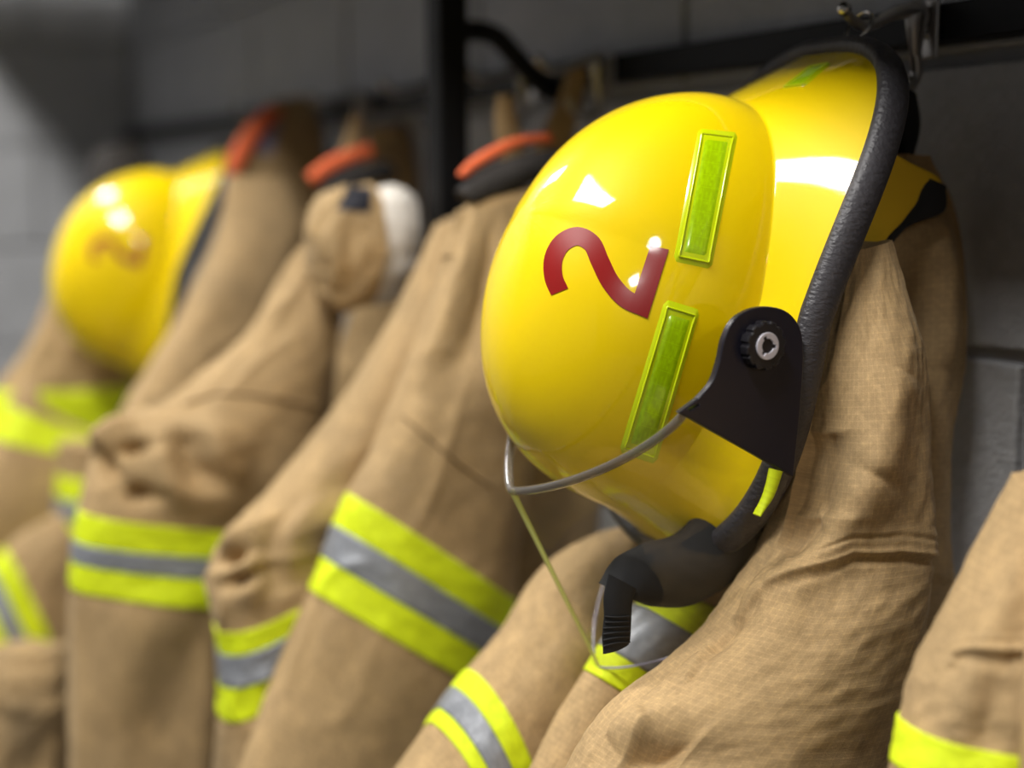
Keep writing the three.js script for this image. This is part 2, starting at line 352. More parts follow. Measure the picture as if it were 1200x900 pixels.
const helmetLabel = 'large glossy yellow fire helmet with a red number two and clear visor';
const HO = V(-0.023, 1.531, 0.205);
{
  const t = thing('fire_helmet', helmetLabel, 'helmet', null, [0, 0, 0]);
  const at = helmetAxes(HO, HELMET.tilt);
  const shell = mesh('shell', shellGeo(at, 160, 120, 0), M.yellow, t);
  mesh('liner', shellGeo(at, 72, 50, 0.0035, 1.42), M.liner, t);
  // rubber bead around the brim
  {
    const pts = [];
    for (let i = 0; i < 96; i++) { const th = i / 96 * 2 * Math.PI, [r, u] = brimEdge(th); pts.push(at(r * Math.cos(th), u, r * Math.sin(th)).clone()); }
    const c = new THREE.CatmullRomCurve3(pts, true, 'centripetal'), crown = at(0, 1, 0).clone().sub(at(0, 0, 0)).normalize();
    const geo = gridGeo(14, 200, (u, v, p) => {
      const q = c.getPoint(v), tg = c.getTangent(v), out = tg.clone().cross(crown).normalize(), up = out.clone().cross(tg).normalize();
      const a = u * 2 * Math.PI;
      p.copy(q).addScaledVector(out, Math.cos(a) * 0.0080).addScaledVector(up, Math.sin(a) * 0.0122 - 0.003);
    }, { wrapU: true, uv: (u, v) => [u * 0.6, v * 14] });
    mesh('edge_trim', geo, M.rubber, t);
  }
  // the red 2
  {
    const st = new THREE.CatmullRomCurve3([[656, 342], [649, 325], [649, 303], [659, 285], [677, 277], [693, 285], [703, 306], [715, 330], [733, 350], [757, 361]].map(([x, y]) => V(x, y, 0)), false, 'centripetal');
    sticker('number', shell, 60, 4, (u, v) => { const q = st.getPointAt(u), g = st.getTangentAt(u), w = (v - 0.5) * 21.5; return [q.x - g.y * w, q.y + g.x * w]; }, () => 0.0005, M.red, shell);
    const A = [762, 288], B = [783.5, 292.5], C = [758.5, 373], D = [737, 364];
    sticker('number', shell, 4, 14, (u, v) => [mix(mix(A[0], B[0], u), mix(D[0], C[0], u), v), mix(mix(A[1], B[1], u), mix(D[1], C[1], u), v)], () => 0.0006, M.red, shell);
  }
  const strip = (A, B, C, D, n, inset = 0.13, insetV = 0.05) => {
    const quad = (u, v) => [mix(mix(A[0], B[0], u), mix(D[0], C[0], u), v), mix(mix(A[1], B[1], u), mix(D[1], C[1], u), v)];
    const round = (u, v) => { // rounded corners
      const du = Math.max(0, Math.abs(u - 0.5) * 2 - 0.8) / 0.2, dv = Math.max(0, Math.abs(v - 0.5) * 2 - 0.94) / 0.06, k = du * dv * 0.12;
      return quad(mix(u, 0.5, k), mix(v, 0.5, k * 0.25));
    };
    const s = sticker('reflective_strip', shell, 12, n, round, (u, v) => { const e = Math.min(u, 1 - u) * 12, f = Math.min(v, 1 - v) * n; return Math.min(e, f) < 0.5 ? -0.0002 : 0.0010; }, M.prismEdge, shell);
    sticker('prism_panel', shell, 8, n, (u, v) => quad(mix(inset * 1.5, 1 - inset * 1.5, u), mix(insetV * 1.5, 1 - insetV * 1.5, v)), (u, v) => { const e = Math.min(u, 1 - u) * 8, f = Math.min(v, 1 - v) * n; return Math.min(e, f) < 0.5 ? 0.0007 : 0.0014; }, M.prism, shell, (u, v) => [u * 0.75, v * 2.4]);
    const loop = [];
    for (let i = 0; i < 60; i++) {
      const k = i / 60 * 4, e = Math.floor(k), w = k - e, a = inset, b = insetV;
      const [u, v] = e === 0 ? [mix(a, 1 - a, w), b] : e === 1 ? [1 - a, mix(b, 1 - b, w)] : e === 2 ? [mix(1 - a, a, w), 1 - b] : [a, mix(1 - b, b, w)];
      const [x, y] = quad(u, v), h = hit(shell, x, y);
      if (h) loop.push(h.p.clone().addScaledVector(h.n, 0.0010));
    }
    mesh('raised_frame', tube(loop, 0.0008, 160, 6, true), M.prismEdge, shell);
    return s;
  };
  strip([818, 149], [866, 154], [834, 317], [788, 307], 24);
  strip([779, 349], [822, 362], [769, 546], [724, 531], 24);
  strip([947, 79], [976, 73], [944, 101], [915, 104], 12);

  // visor bracket, clamped on the near side
  const bx = HO.x + 0.131;
  const outline = [[797, 483], [818, 468], [834, 449], [843, 424], [849, 397], [860, 376], [880, 363.5], [903, 361], [923, 368], [936, 386], [939.5, 415], [936, 480], [928, 557]];
  const to2 = ([x, y]) => { const p = onX(x, y, bx); return new THREE.Vector2(-p.z, p.y); };
  const arcs = new THREE.CatmullRomCurve3(outline.slice(1, 12).map(to2).map((p) => V(p.x, p.y, 0)), false, 'centripetal').getPoints(60).map((p) => new THREE.Vector2(p.x, p.y));
  const shape = new THREE.Shape([to2(outline[0]), ...arcs, to2(outline[12])]);
  shape.holes.push(new THREE.Path([[803, 479], [808, 482], [819, 476.5], [820, 472.5], [816, 472.5]].map(to2)));
  const bg = new THREE.ExtrudeGeometry(shape, { depth: 0.003, bevelEnabled: true, bevelThickness: 0.0008, bevelSize: 0.0008, bevelSegments: 2 }).rotateY(Math.PI / 2).translate(bx - 0.003, 0, 0);
  const br = mesh('visor_bracket', bg, M.bracket, t);
  br.userData.label = 'black pivot plate of the visor';
  { // far side plate
    const fb = bg.clone().scale(-1, 1, 1).translate(2 * HO.x + 0.022, 0, 0), ix = fb.index;
    if (ix) for (let i = 0; i < ix.count; i += 3) { const a = ix.getX(i); ix.setX(i, ix.getX(i + 1)); ix.setX(i + 1, a); }
    mesh('visor_bracket', fb, M.bracket, t);
  }
  const kc = onX(896, 405, bx + 0.006);
  {
    const s = new THREE.Shape(), n = 96;
    for (let i = 0; i < n; i++) { const a = i / n * 2 * Math.PI, r = 0.0128 + 0.0006 * Math.sign(Math.sin(a * 12)); i ? s.lineTo(Math.cos(a) * r, Math.sin(a) * r) : s.moveTo(r, 0); }
    const k = mesh('knob', new THREE.ExtrudeGeometry(s, { depth: 0.005, bevelEnabled: true, bevelThickness: 0.0012, bevelSize: 0.0012, bevelSegments: 3 }).rotateY(Math.PI / 2).translate(kc.x - 0.004, kc.y, kc.z), M.knob, t);
    const ring = new THREE.Shape(); ring.absarc(0, 0, 0.0078, 0, Math.PI * 2);
    const hole = new THREE.Path();
    for (let i = 0; i < 60; i++) { const a = i / 60 * 2 * Math.PI, r = 0.0046 + (Math.cos(a * 3 + 0.4) > 0.72 ? 0.0017 : 0); i ? hole.lineTo(Math.cos(a) * r, Math.sin(a) * r) : hole.moveTo(r, 0); }
    ring.holes.push(hole);
    const sc = mesh('screw_ring', new THREE.ExtrudeGeometry(ring, { depth: 0.0008, bevelEnabled: true, bevelThickness: 0.0003, bevelSize: 0.0003, bevelSegments: 1, curveSegments: 40 }).rotateY(Math.PI / 2).translate(kc.x + 0.0023, kc.y, kc.z), M.screw, k);
    sc.userData.label = 'pale metal ring in the knob';
  }
  // visor: a clear sheet bent from bracket to bracket around the front
  {
    const S = 0.126, farS = 0.055;
    const back1 = onX(800, 486, HO.x + S), corner = onX(926, 556, HO.x + S), back3 = onX(852, 733, HO.x + 0.085);
    const f1 = onX(600, 575, HO.x), f3 = onX(702, 781, HO.x);
    const curve = (b, f, T) => (p) => { const c = Math.pow(Math.cos(T), 1.35), s = Math.sign(T) * Math.pow(Math.abs(Math.sin(T)), 1.5); p.set(HO.x + (T > 0 ? b.x - HO.x : farS) * s, mix(b.y, f.y, c), mix(b.z, f.z, c)); return p; };
    const pt = (u, v, p) => { const T = (u - 0.5) * Math.PI, b = v < 0.42 ? back1.clone().lerp(corner, v / 0.42) : corner.clone().lerp(back3, (v - 0.42) / 0.58); curve(b, f1.clone().lerp(f3, v), T)(p); };
    const vis = mesh('visor', gridGeo(120, 24, pt), M.visor, t);
    vis.userData.label = 'clear curved face shield';
    const edge = (v, r, name, m) => { const pts = []; for (let i = 0; i <= 80; i++) { const p = V(0, 0, 0); pt(i / 80, v, p); pts.push(p); } mesh(name, tube(pts, r, 160, 8), m, vis); };
    edge(0, 0.0030, 'rolled_lip', M.visorRim);
    { const pts = []; for (let i = 0; i <= 20; i++) { const p = V(0, 0, 0); pt(0.5, i / 20, p); pts.push(p); } mesh('painted_glint', tube(pts, (v) => mix(0.0022, 0.0012, v), 40, 8), M.visorGlint, vis); }  // added tube, a painted glint where the sheet bends; no moulded rib
    edge(1, 0.0008, 'lower_edge', M.visorEdge);
  }
  // ring on the brim's back that hangs on the hook
  const rc = V(0.02, 1.713, 0.094);
  mesh('hanger_ring', new THREE.TorusGeometry(0.011, 0.0014, 10, 40).rotateX(-0.5).translate(rc.x, rc.y - 0.002, rc.z), M.chrome, t);
}

// ---------------------------------------------------------------- cloth
// rows: left and right outline in the photograph, each on the plane x = const in which the coat hangs, and half thickness
function clothShape(rows, { e = 0.9, folds = [], wrinkle = 0.003, fu = 14, fv = 5, sd = 0, ledges = [], crease = 0.004, cu = 16, cv = 7, slant = 4 } = {}) {
  const R = rows.map(([xl, yl, xr, yr, Xl, Xr, th]) => ({ L: onX(xl, yl, Xl), R: onX(xr, yr, Xr), th }));
  const n = R.length - 1;
  const cat = (a, b, c, d, t) => 0.5 * (2 * b + (c - a) * t + (2 * a - 5 * b + 4 * c - d) * t * t + (3 * b - a - 3 * c + d) * t * t * t);
  const at = (v, key, ax) => {
    const k = Math.min(n - 1, Math.max(0, Math.floor(v))), t = v - k, g = (i) => { const q = R[Math.min(n, Math.max(0, i))]; return ax ? q[key][ax] : q[key]; };
    const a = k === 0 ? 2 * g(0) - g(1) : g(k - 1), d = k + 2 > n ? 2 * g(n) - g(n - 1) : g(k + 2);
    return cat(a, g(k), g(k + 1), d, t);
  };
  const lr = (v) => [V(at(v, 'L', 'x'), at(v, 'L', 'y'), at(v, 'L', 'z')), V(at(v, 'R', 'x'), at(v, 'R', 'y'), at(v, 'R', 'z'))];
  const frame = (v) => {
    const [l, r] = lr(v), c = l.clone().add(r).multiplyScalar(0.5), a = r.clone().sub(l).multiplyScalar(0.5);
    const [l2, r2] = lr(Math.min(n, v + 0.02)), [l1, r1] = lr(Math.max(0, v - 0.02));
    const tg = l2.add(r2).sub(l1).sub(r1);
    const b = a.clone().cross(tg).normalize();
    if (b.x < 0) b.negate();
    return { c, a, b: b.multiplyScalar(Math.max(0.004, at(v, 'th'))) };
  };
  const frames = {};
  const fr = (v) => frames[v.toFixed(4)] ??= frame(v);
  const base = (u, v, p) => {
    const f = fr(v), A = u * 2 * Math.PI, c = -Math.cos(A), s = Math.sin(A);
    return p.copy(f.c).addScaledVector(f.a, Math.sign(c) * Math.pow(Math.abs(c), e)).addScaledVector(f.b, Math.sign(s) * Math.pow(Math.abs(s), e));
  };
  let len = 0, per = 0;
  for (let i = 0; i < n; i++) len += fr(i).c.distanceTo(fr(i + 1).c);
  for (let i = 0; i <= n; i++) { const f = fr(i); per += 2 * Math.PI * Math.sqrt((f.a.lengthSq() + f.b.lengthSq()) / 2) / (n + 1); }
  const uvAt = (px, py) => { // the point of the near face seen at a pixel
    let best = 1e9, out = [0.25, 0]; const p = V(0, 0, 0);
    for (let j = 0; j <= 60; j++) for (let i = 0; i <= 40; i++) {
      const u = i / 80, v = j / 60 * n; base(u, v, p);
      const [x, y] = project(p), d = (x - px) ** 2 + (y - py) ** 2;
      if (d < best) { best = d; out = [u, v]; }
    }
    return out;
  };
  const F = folds.map(([x0, y0, x1, y1, w, h]) => { const [a, b] = uvAt(x0, y0), [c, d] = uvAt(x1, y1); return [a * per, b / n * len, c * per, d / n * len, w, h]; });
  const LG = ledges.map(({ pix, k = 0.0016, w = 0.022 }) => ({ k, w, pts: pix.map(([x, y]) => { const [a, b] = uvAt(x, y); return [a * per, b / n * len]; }) }));
  const lift = (u, v) => {
    const x = u * per, y = v / n * len, A = u * 2 * Math.PI;
    let h = 0;
    for (const [x0, y0, x1, y1, w, k] of F) {
      const dx = x1 - x0, dy = y1 - y0, q = dx * dx + dy * dy || 1e-9, t0 = ((x - x0) * dx + (y - y0) * dy) / q, t = clamp(t0);
      const d2 = (x - x0 - dx * t) ** 2 + (y - y0 - dy * t) ** 2, end = 1 - 0.5 * Math.pow(Math.abs(2 * t - 1), 4);
      h += k * end * Math.exp(-d2 / (w * w));
    }
    for (const { k, w, pts } of LG) { // a sewn edge: the upper cloth lies on the lower
      let best = 1e9, sd2 = 0;
      for (let i = 0; i + 1 < pts.length; i++) {
        const [x0, y0] = pts[i], dx = pts[i + 1][0] - x0, dy = pts[i + 1][1] - y0, t = clamp(((x - x0) * dx + (y - y0) * dy) / (dx * dx + dy * dy || 1e-9));
        const d2 = (x - x0 - dx * t) ** 2 + (y - y0 - dy * t) ** 2;
        if (d2 < best) { best = d2; sd2 = (dx * (y - y0) - dy * (x - x0)) < 0 ? 1 : -1; }
      }
      const d = Math.sqrt(best) * sd2;
      h += k * smooth(-0.0012, 0.0012, d) * (1 - smooth(w * 0.5, w, d)) + k * 0.7 * Math.exp(-((d - 0.002) ** 2) / 4e-6) - k * 0.8 * Math.exp(-((d - w * 0.55) ** 2) / 3e-6) - k * Math.exp(-((d + 0.004) ** 2) / 1e-5);
    }
    const rad = per / (2 * Math.PI), cx = Math.cos(A) * rad, sx = Math.sin(A) * rad;
    h += wrinkle * (1.6 * noise(cx * fu + sd, sx * fu, y * fv) + 0.7 * noise(cx * fu * 2.6, sx * fu * 2.6 + sd, y * fv * 2.4) + 0.25 * noise(cx * 110, sx * 110 + sd, y * 90));
    if (crease) { const r = 1 - Math.abs(noise(cx * cu + sd * 1.7 + y * slant, sx * cu + y * slant, y * cv + sd)) * 2.2, m = smooth(-0.15, 0.35, noise(cx * 7, sx * 7 + sd, y * 6)); h += crease * (Math.pow(Math.max(0, r), 3) - 0.3) * m; }
    return h;
  };
  const a = V(0, 0, 0), b = V(0, 0, 0), c = V(0, 0, 0), d = V(0, 0, 0), nn = V(0, 0, 0);
  const normal = (u, v) => {
    const e1 = 0.004, v1 = Math.min(n, v + 0.03), v0 = Math.max(0, v - 0.03);
    base((u + e1) % 1, v, a); base((u - e1 + 1) % 1, v, b); base(u, v1, c); base(u, v0, d);
    nn.copy(a.sub(b)).cross(c.sub(d)).normalize();
    const f = fr(v);
    base(u, v, a);
    if (nn.dot(a.sub(f.c)) < 0) nn.negate();
    return nn;
  };
  const point = (u, v, p, off = 0) => { const h = lift(u, v) + off, m = normal(u, v).clone(); return base(u, v, p).addScaledVector(m, h); };
  return { point, base, n, len, per, uvAt };
}
const dirt = (sd, amount = 0.10) => (u, v, p) => {
  const a = fbm(p.x * 9 + sd, p.y * 7, p.z * 9, 3), b = fbm(p.x * 38, p.y * 38 + sd, p.z * 38, 2);
  const k = 1 + amount * a * 1.6 + amount * 0.6 * b, g = clamp(-a * 1.3 - 0.12) * amount * 1.5;
  return [k * (1 - g), k * (1 - g * 0.8), k * (1 - g * 0.4)];
};
function cloth(name, parent, rows, opt = {}) {
  const s = clothShape(rows, opt), nu = opt.nu ?? 112, nv = opt.nv ?? 120;
  const geo = gridGeo(nu, nv, (u, v, p) => s.point(u, v * s.n, p), { wrapU: true, uv: (u, v) => [u * Math.round(s.per / 0.1), v * s.len / 0.1], color: opt.plain ? null : dirt(opt.sd ?? 0, opt.dirt ?? 0.10) });
  // ends closed with a slightly sunken cap
  const caps = [];
  for (const v of [0, s.n]) {
    const ctr = V(0, 0, 0), q = V(0, 0, 0);
    for (let i = 0; i < 24; i++) { s.point(i / 24, v, q); ctr.addScaledVector(q, 1 / 24); }
    caps.push(gridGeo(nu, 2, (u, w, p) => { s.point(u, v, p); p.lerp(ctr, w); }, { wrapU: true, uv: (u, w) => [u, w], color: opt.plain ? null : dirt(opt.sd ?? 0, opt.dirt ?? 0.10), flip: v > 0 ? true : false }));
  }
  const m = mesh(name, local(mergeGeometries([geo, ...caps]), parent), opt.mat ?? M.cloth, parent);
  m.shape = s;
  return m;
}
// a sewn-on band around a piece of cloth, between two photo points on it
function band(name, piece, p0, p1, mat, { u0 = 0, u1 = 1, off = 0.0012, tilt = 0 } = {}) {
  const s = piece.shape, v0 = typeof p0 === 'number' ? p0 : s.uvAt(...p0)[1], v1 = typeof p1 === 'number' ? p1 : s.uvAt(...p1)[1];
  const full = u0 === 0 && u1 === 1;
  const geo = gridGeo(full ? 112 : 64, 14, (u, v, p) => {
    const edge = Math.min(v, 1 - v) * 14 < 0.5 || (!full && Math.min(u, 1 - u) * 64 < 0.5);
    const vv = v < 0.5 ? Math.max(0, (v * 14 - 1)) / 12 : Math.min(12, v * 14 - 1) / 12;
    const U = mix(u0, u1, u), uu = full ? u : U;
    s.point(((uu % 1) + 1) % 1, clamp(mix(v0, v1, vv) + tilt * (Math.cos(uu * 2 * Math.PI)), 0, s.n), p, edge ? -0.0006 : off);
  }, { wrapU: full, uv: (u, v) => [u * Math.round(s.per / 0.05) * (u1 - u0), v] });
  return mesh(name, local(geo, piece.parent.isScene ? piece : piece.parent), mat, piece);
}
// ---------------------------------------------------------------- soft parts of the large helmet
{
  const t = scene.getObjectByName('fire_helmet');
  const soft = (name, X, rows, mat, th, o = {}) => cloth(name, t, rows.map((r) => [r[0], r[1], r[2], r[3], X, X, r[4] ?? th]), { mat, plain: true, nu: 48, nv: 48, crease: 0, wrinkle: 0.0012, fu: 30, fv: 18, e: 0.95, ...o });
  const cur = soft('neck_curtain', 0.068, [[1040, 180, 1062, 188], [1030, 200, 1103, 215], [1010, 250, 1064, 254], [990, 305, 1026, 305], [968, 365, 988, 368], [950, 407, 960, 414]], M.curtain, 0.004);
  cur.userData.label = 'yellow cloth neck curtain';
  soft('curtain_lining', 0.060, [[1052, 200, 1105, 221], [1040, 245, 1100, 250], [1012, 285, 1052, 268], [990, 330, 1014, 332], [960, 395, 974, 400]], M.liner, 0.012).userData.label = 'black lining of the neck curtain';
  soft('ear_tab', 0.108, [[900, 548, 918, 553], [893, 578, 906, 584], [884, 602, 890, 606]], M.lime, 0.004);
  soft('rear_strap', 0.02, [[1042, 98, 1072, 112], [1046, 150, 1076, 150], [1050, 188, 1066, 192]], M.webbing, 0.008);
  soft('ear_flap', 0.03, [[850, 555, 914, 600], [800, 620, 874, 664], [757, 638, 817, 706], [722, 655, 768, 710], [708, 686, 742, 703]], M.liner, 0.014);
  const strap = soft('chin_strap', 0.045, [[712, 672, 746, 690], [706, 700, 741, 705], [706, 725, 740, 726], [704, 748, 739, 747], [705, 767, 738, 754]], M.webbing, 0.004);
  for (let k = 0; k < 6; k++) seam('stitching', strap, [[707, 722 + k * 7], [722, 723 + k * 7 - k], [737, 722 + k * 6]], 0.0006, M.webbing, strap);
}

// ---------------------------------------------------------------- turnout coats
const pieceOf = (t, X) => (name, rows, o = {}) => cloth(name, t, rows.map((r) => [r[0], r[1], r[2], r[3], r[5] ?? X, r[6] ?? r[5] ?? X, r[4] ?? o.th ?? 0.04]), o);
function trim3(piece, p) { // lime, silver, lime
  band('lime_band', piece, p[0], p[1], M.lime);
  band('silver_band', piece, p[1], p[2], M.silver, { off: 0.0018 });
  band('lime_band', piece, p[2], p[3], M.lime);
}
{ // the coat under the large helmet
  const t = thing('turnout_coat', 'tan fire coat hanging directly under the large yellow helmet', 'coat', null, [0, 0.8, 0.1]);
  const A = pieceOf(t, 0.05);
  const body = A('body', [[1036, 178, 1085, 184, 0.012, 0.025], [1010, 240, 1112, 238, 0.02, 0.025], [1002, 320, 1123, 310, 0.026, 0.035], [995, 420, 1121, 420, 0.03, 0.045], [990, 500, 1107, 500, 0.03], [988, 600, 1106, 600, 0.03], [984, 680, 1108, 690, 0.03], [965, 780, 1098, 780, 0.032], [935, 900, 1086, 900, 0.035], [900, 1080, 1070, 1080, 0.035]],
    { sd: 1, nu: 180, nv: 260, wrinkle: 0.003, ledges: [{ pix: [[1000, 650], [1062, 668], [1080, 676], [1108, 692]] }], folds: [[1095, 250, 1110, 420, 0.012, 0.010], [1085, 430, 1085, 640, 0.02, 0.006], [1075, 760, 1090, 840, 0.012, -0.008]] });
  const sl = A('sleeve', [[990, 292, 1042, 280, 0.012, 0.085], [964, 375, 1057, 365, 0.028], [946, 465, 1066, 448, 0.04], [932, 560, 1067, 540, 0.048], [912, 645, 1065, 625, 0.052], [860, 728, 1062, 690, 0.058], [798, 786, 1052, 770, 0.062], [722, 850, 1030, 850, 0.064], [675, 930, 1005, 930, 0.064], [620, 1070, 965, 1070, 0.064]].map((r) => [r[0], r[1], r[2], r[3], r[4], 0.085]),
    { sd: 4, nu: 240, nv: 320, crease: 0.0018, slant: 1, wrinkle: 0.0035, fu: 12, fv: 7, ledges: [{ pix: [[815, 790], [838, 752], [868, 724], [905, 698], [950, 672], [1000, 655], [1050, 650], [1066, 652]] }], folds: [[1045, 430, 1015, 560, 0.022, 0.012], [1015, 560, 900, 690, 0.02, 0.016], [965, 500, 955, 600, 0.030, -0.018], [955, 600, 925, 655, 0.014, -0.016], [735, 872, 800, 892, 0.022, -0.022], [690, 850, 760, 840, 0.014, 0.012], [1000, 660, 940, 760, 0.02, -0.005], [860, 715, 835, 760, 0.008, -0.006], [960, 720, 830, 800, 0.03, 0.006]] });
  const inner = A('cuff_sleeve', [[872, 572, 942, 590, 0.018], [842, 640, 928, 662, 0.022], [785, 690, 880, 735, 0.024], [738, 725, 820, 775, 0.025], [700, 775, 778, 825, 0.025], [655, 850, 725, 893, 0.025], [612, 930, 680, 965, 0.025], [560, 1030, 640, 1060, 0.025]].map((r) => [...r.slice(0, 5), -0.03]),
    { sd: 9, wrinkle: 0.0022, folds: [[905, 600, 850, 690, 0.012, 0.006]] });
  trim3(inner, [[812, 703], [790, 735], [752, 780], [728, 812]]);
  const far = A('front_panel', [[772, 610, 792, 740, 0.03, -0.06], [700, 628, 742, 825, 0.05], [645, 668, 712, 890, 0.055], [600, 735, 668, 945, 0.055], [545, 802, 612, 1000, 0.055], [490, 886, 548, 1040, 0.055], [430, 970, 490, 1100, 0.055]].map((r) => [r[0], r[1], r[2], r[3], r[4], -0.13]),
    { sd: 13, wrinkle: 0.004, folds: [[735, 800, 700, 900, 0.02, -0.02], [690, 690, 640, 800, 0.03, 0.006]] });
  trim3(far, [[606, 850], [572, 850], [542, 850], [512, 850]]);
  const flap = A('front_flap', [[735, 722, 760, 730, 0.008, 0.0], [700, 770, 735, 800, 0.01], [660, 850, 705, 880, 0.01], [630, 940, 680, 960, 0.01]].map((r) => [r[0], r[1], r[2], r[3], r[4], -0.075]), { sd: 15, wrinkle: 0.001, crease: 0 });
  trim3(flap, [[738, 735], [716, 762], [694, 808], [676, 850]]);
}
{ // the coat beside the post
  const t = thing('turnout_coat', 'tan fire coat with orange collar lining hanging beside the black post', 'coat', null, [-0.4, 0.8, 0.1]);
  const B = pieceOf(t, -0.36);
  B('back_panel', [[560, 300, 660, 300, 0.02, -0.43], [560, 500, 700, 500, 0.03], [540, 700, 690, 700, 0.03], [500, 900, 680, 900, 0.03], [480, 1080, 670, 1080, 0.03]].map((r) => [r[0], r[1], r[2], r[3], r[4], -0.43]), { sd: 21, wrinkle: 0.004 });
  const b2 = B('body', [[512, 262, 560, 250, 0.02, -0.44], [452, 390, 535, 380, 0.04], [388, 495, 495, 470, 0.05], [325, 568, 465, 535, 0.05], [264, 635, 425, 590, 0.05], [247, 690, 405, 630, 0.05], [258, 745, 395, 670, 0.05], [258, 800, 375, 728, 0.05], [257, 862, 350, 790, 0.05], [258, 940, 335, 890, 0.05], [255, 1080, 330, 1040, 0.05]].map((r) => [r[0], r[1], r[2], r[3], r[4], -0.44]),
    { sd: 25, wrinkle: 0.004, folds: [[285, 650, 262, 662, 0.010, -0.022], [290, 672, 268, 690, 0.010, -0.022], [300, 620, 262, 650, 0.012, 0.012], [320, 610, 300, 700, 0.012, 0.012], [340, 600, 325, 690, 0.010, -0.012], [365, 590, 345, 680, 0.012, 0.010], [440, 430, 380, 620, 0.025, 0.008], [400, 560, 340, 680, 0.016, -0.008]] });
  trim3(b2, [[280, 736], [280, 772], [280, 808], [280, 848]]);
  const b1 = B('sleeve', [[538, 248, 600, 232, 0.018], [515, 330, 622, 322, 0.035], [490, 400, 628, 424, 0.045], [465, 468, 620, 512, 0.05], [440, 530, 606, 602, 0.052], [412, 580, 592, 700, 0.052], [388, 636, 580, 752, 0.052], [365, 692, 568, 808, 0.052], [328, 775, 550, 895, 0.052], [288, 880, 528, 1000, 0.052], [250, 1000, 500, 1100, 0.052]],
    { sd: 29, wrinkle: 0.003, fu: 10, fv: 3, folds: [[548, 280, 500, 440, 0.014, 0.008], [572, 280, 545, 420, 0.014, -0.008], [600, 300, 580, 480, 0.02, 0.006], [500, 470, 440, 600, 0.03, 0.006]] });
  trim3(b1, [[434, 596], [419, 632], [404, 669], [389, 706]]);
  seam('yoke_seam', b1, [[472, 488], [500, 512], [540, 545], [576, 570]], 0.0014, M.thread, b1);
  B('collar_lining', [[535, 203, 544, 210, 0.004], [550, 187, 562, 197, 0.006], [577, 170, 588, 183, 0.006], [606, 159, 613, 172, 0.006], [642, 155, 648, 168, 0.004]], { mat: M.orange, plain: true, nu: 32, nv: 32, wrinkle: 0.0008, crease: 0 }).userData.label = 'orange collar lining';
  B('collar', [[535, 222, 556, 244, 0.014], [560, 200, 590, 232, 0.018], [598, 182, 622, 216, 0.018], [648, 172, 668, 206, 0.014]], { mat: M.collarDark, plain: true, nu: 32, nv: 32, wrinkle: 0.002 });
  B('collar_flap', [[548, 236, 640, 216, 0.014], [535, 262, 640, 250, 0.018], [520, 300, 545, 300, 0.012]], { nu: 48, nv: 32, sd: 33, wrinkle: 0.002 });
  B('hanging_loop', [[668, 78, 688, 82, 0.006, -0.42], [655, 115, 680, 120, 0.008], [638, 150, 672, 158, 0.008], [625, 178, 665, 186, 0.008]].map((r) => [r[0], r[1], r[2], r[3], r[4], -0.42]), { nu: 32, nv: 32, sd: 35, wrinkle: 0.001, crease: 0 });
  B('hanging_loop', [[582, 112, 600, 110, 0.006, -0.42], [580, 150, 608, 147, 0.008], [588, 188, 616, 182, 0.008]].map((r) => [r[0], r[1], r[2], r[3], r[4], -0.42]), { nu: 32, nv: 32, sd: 36, wrinkle: 0.001, crease: 0 });
}
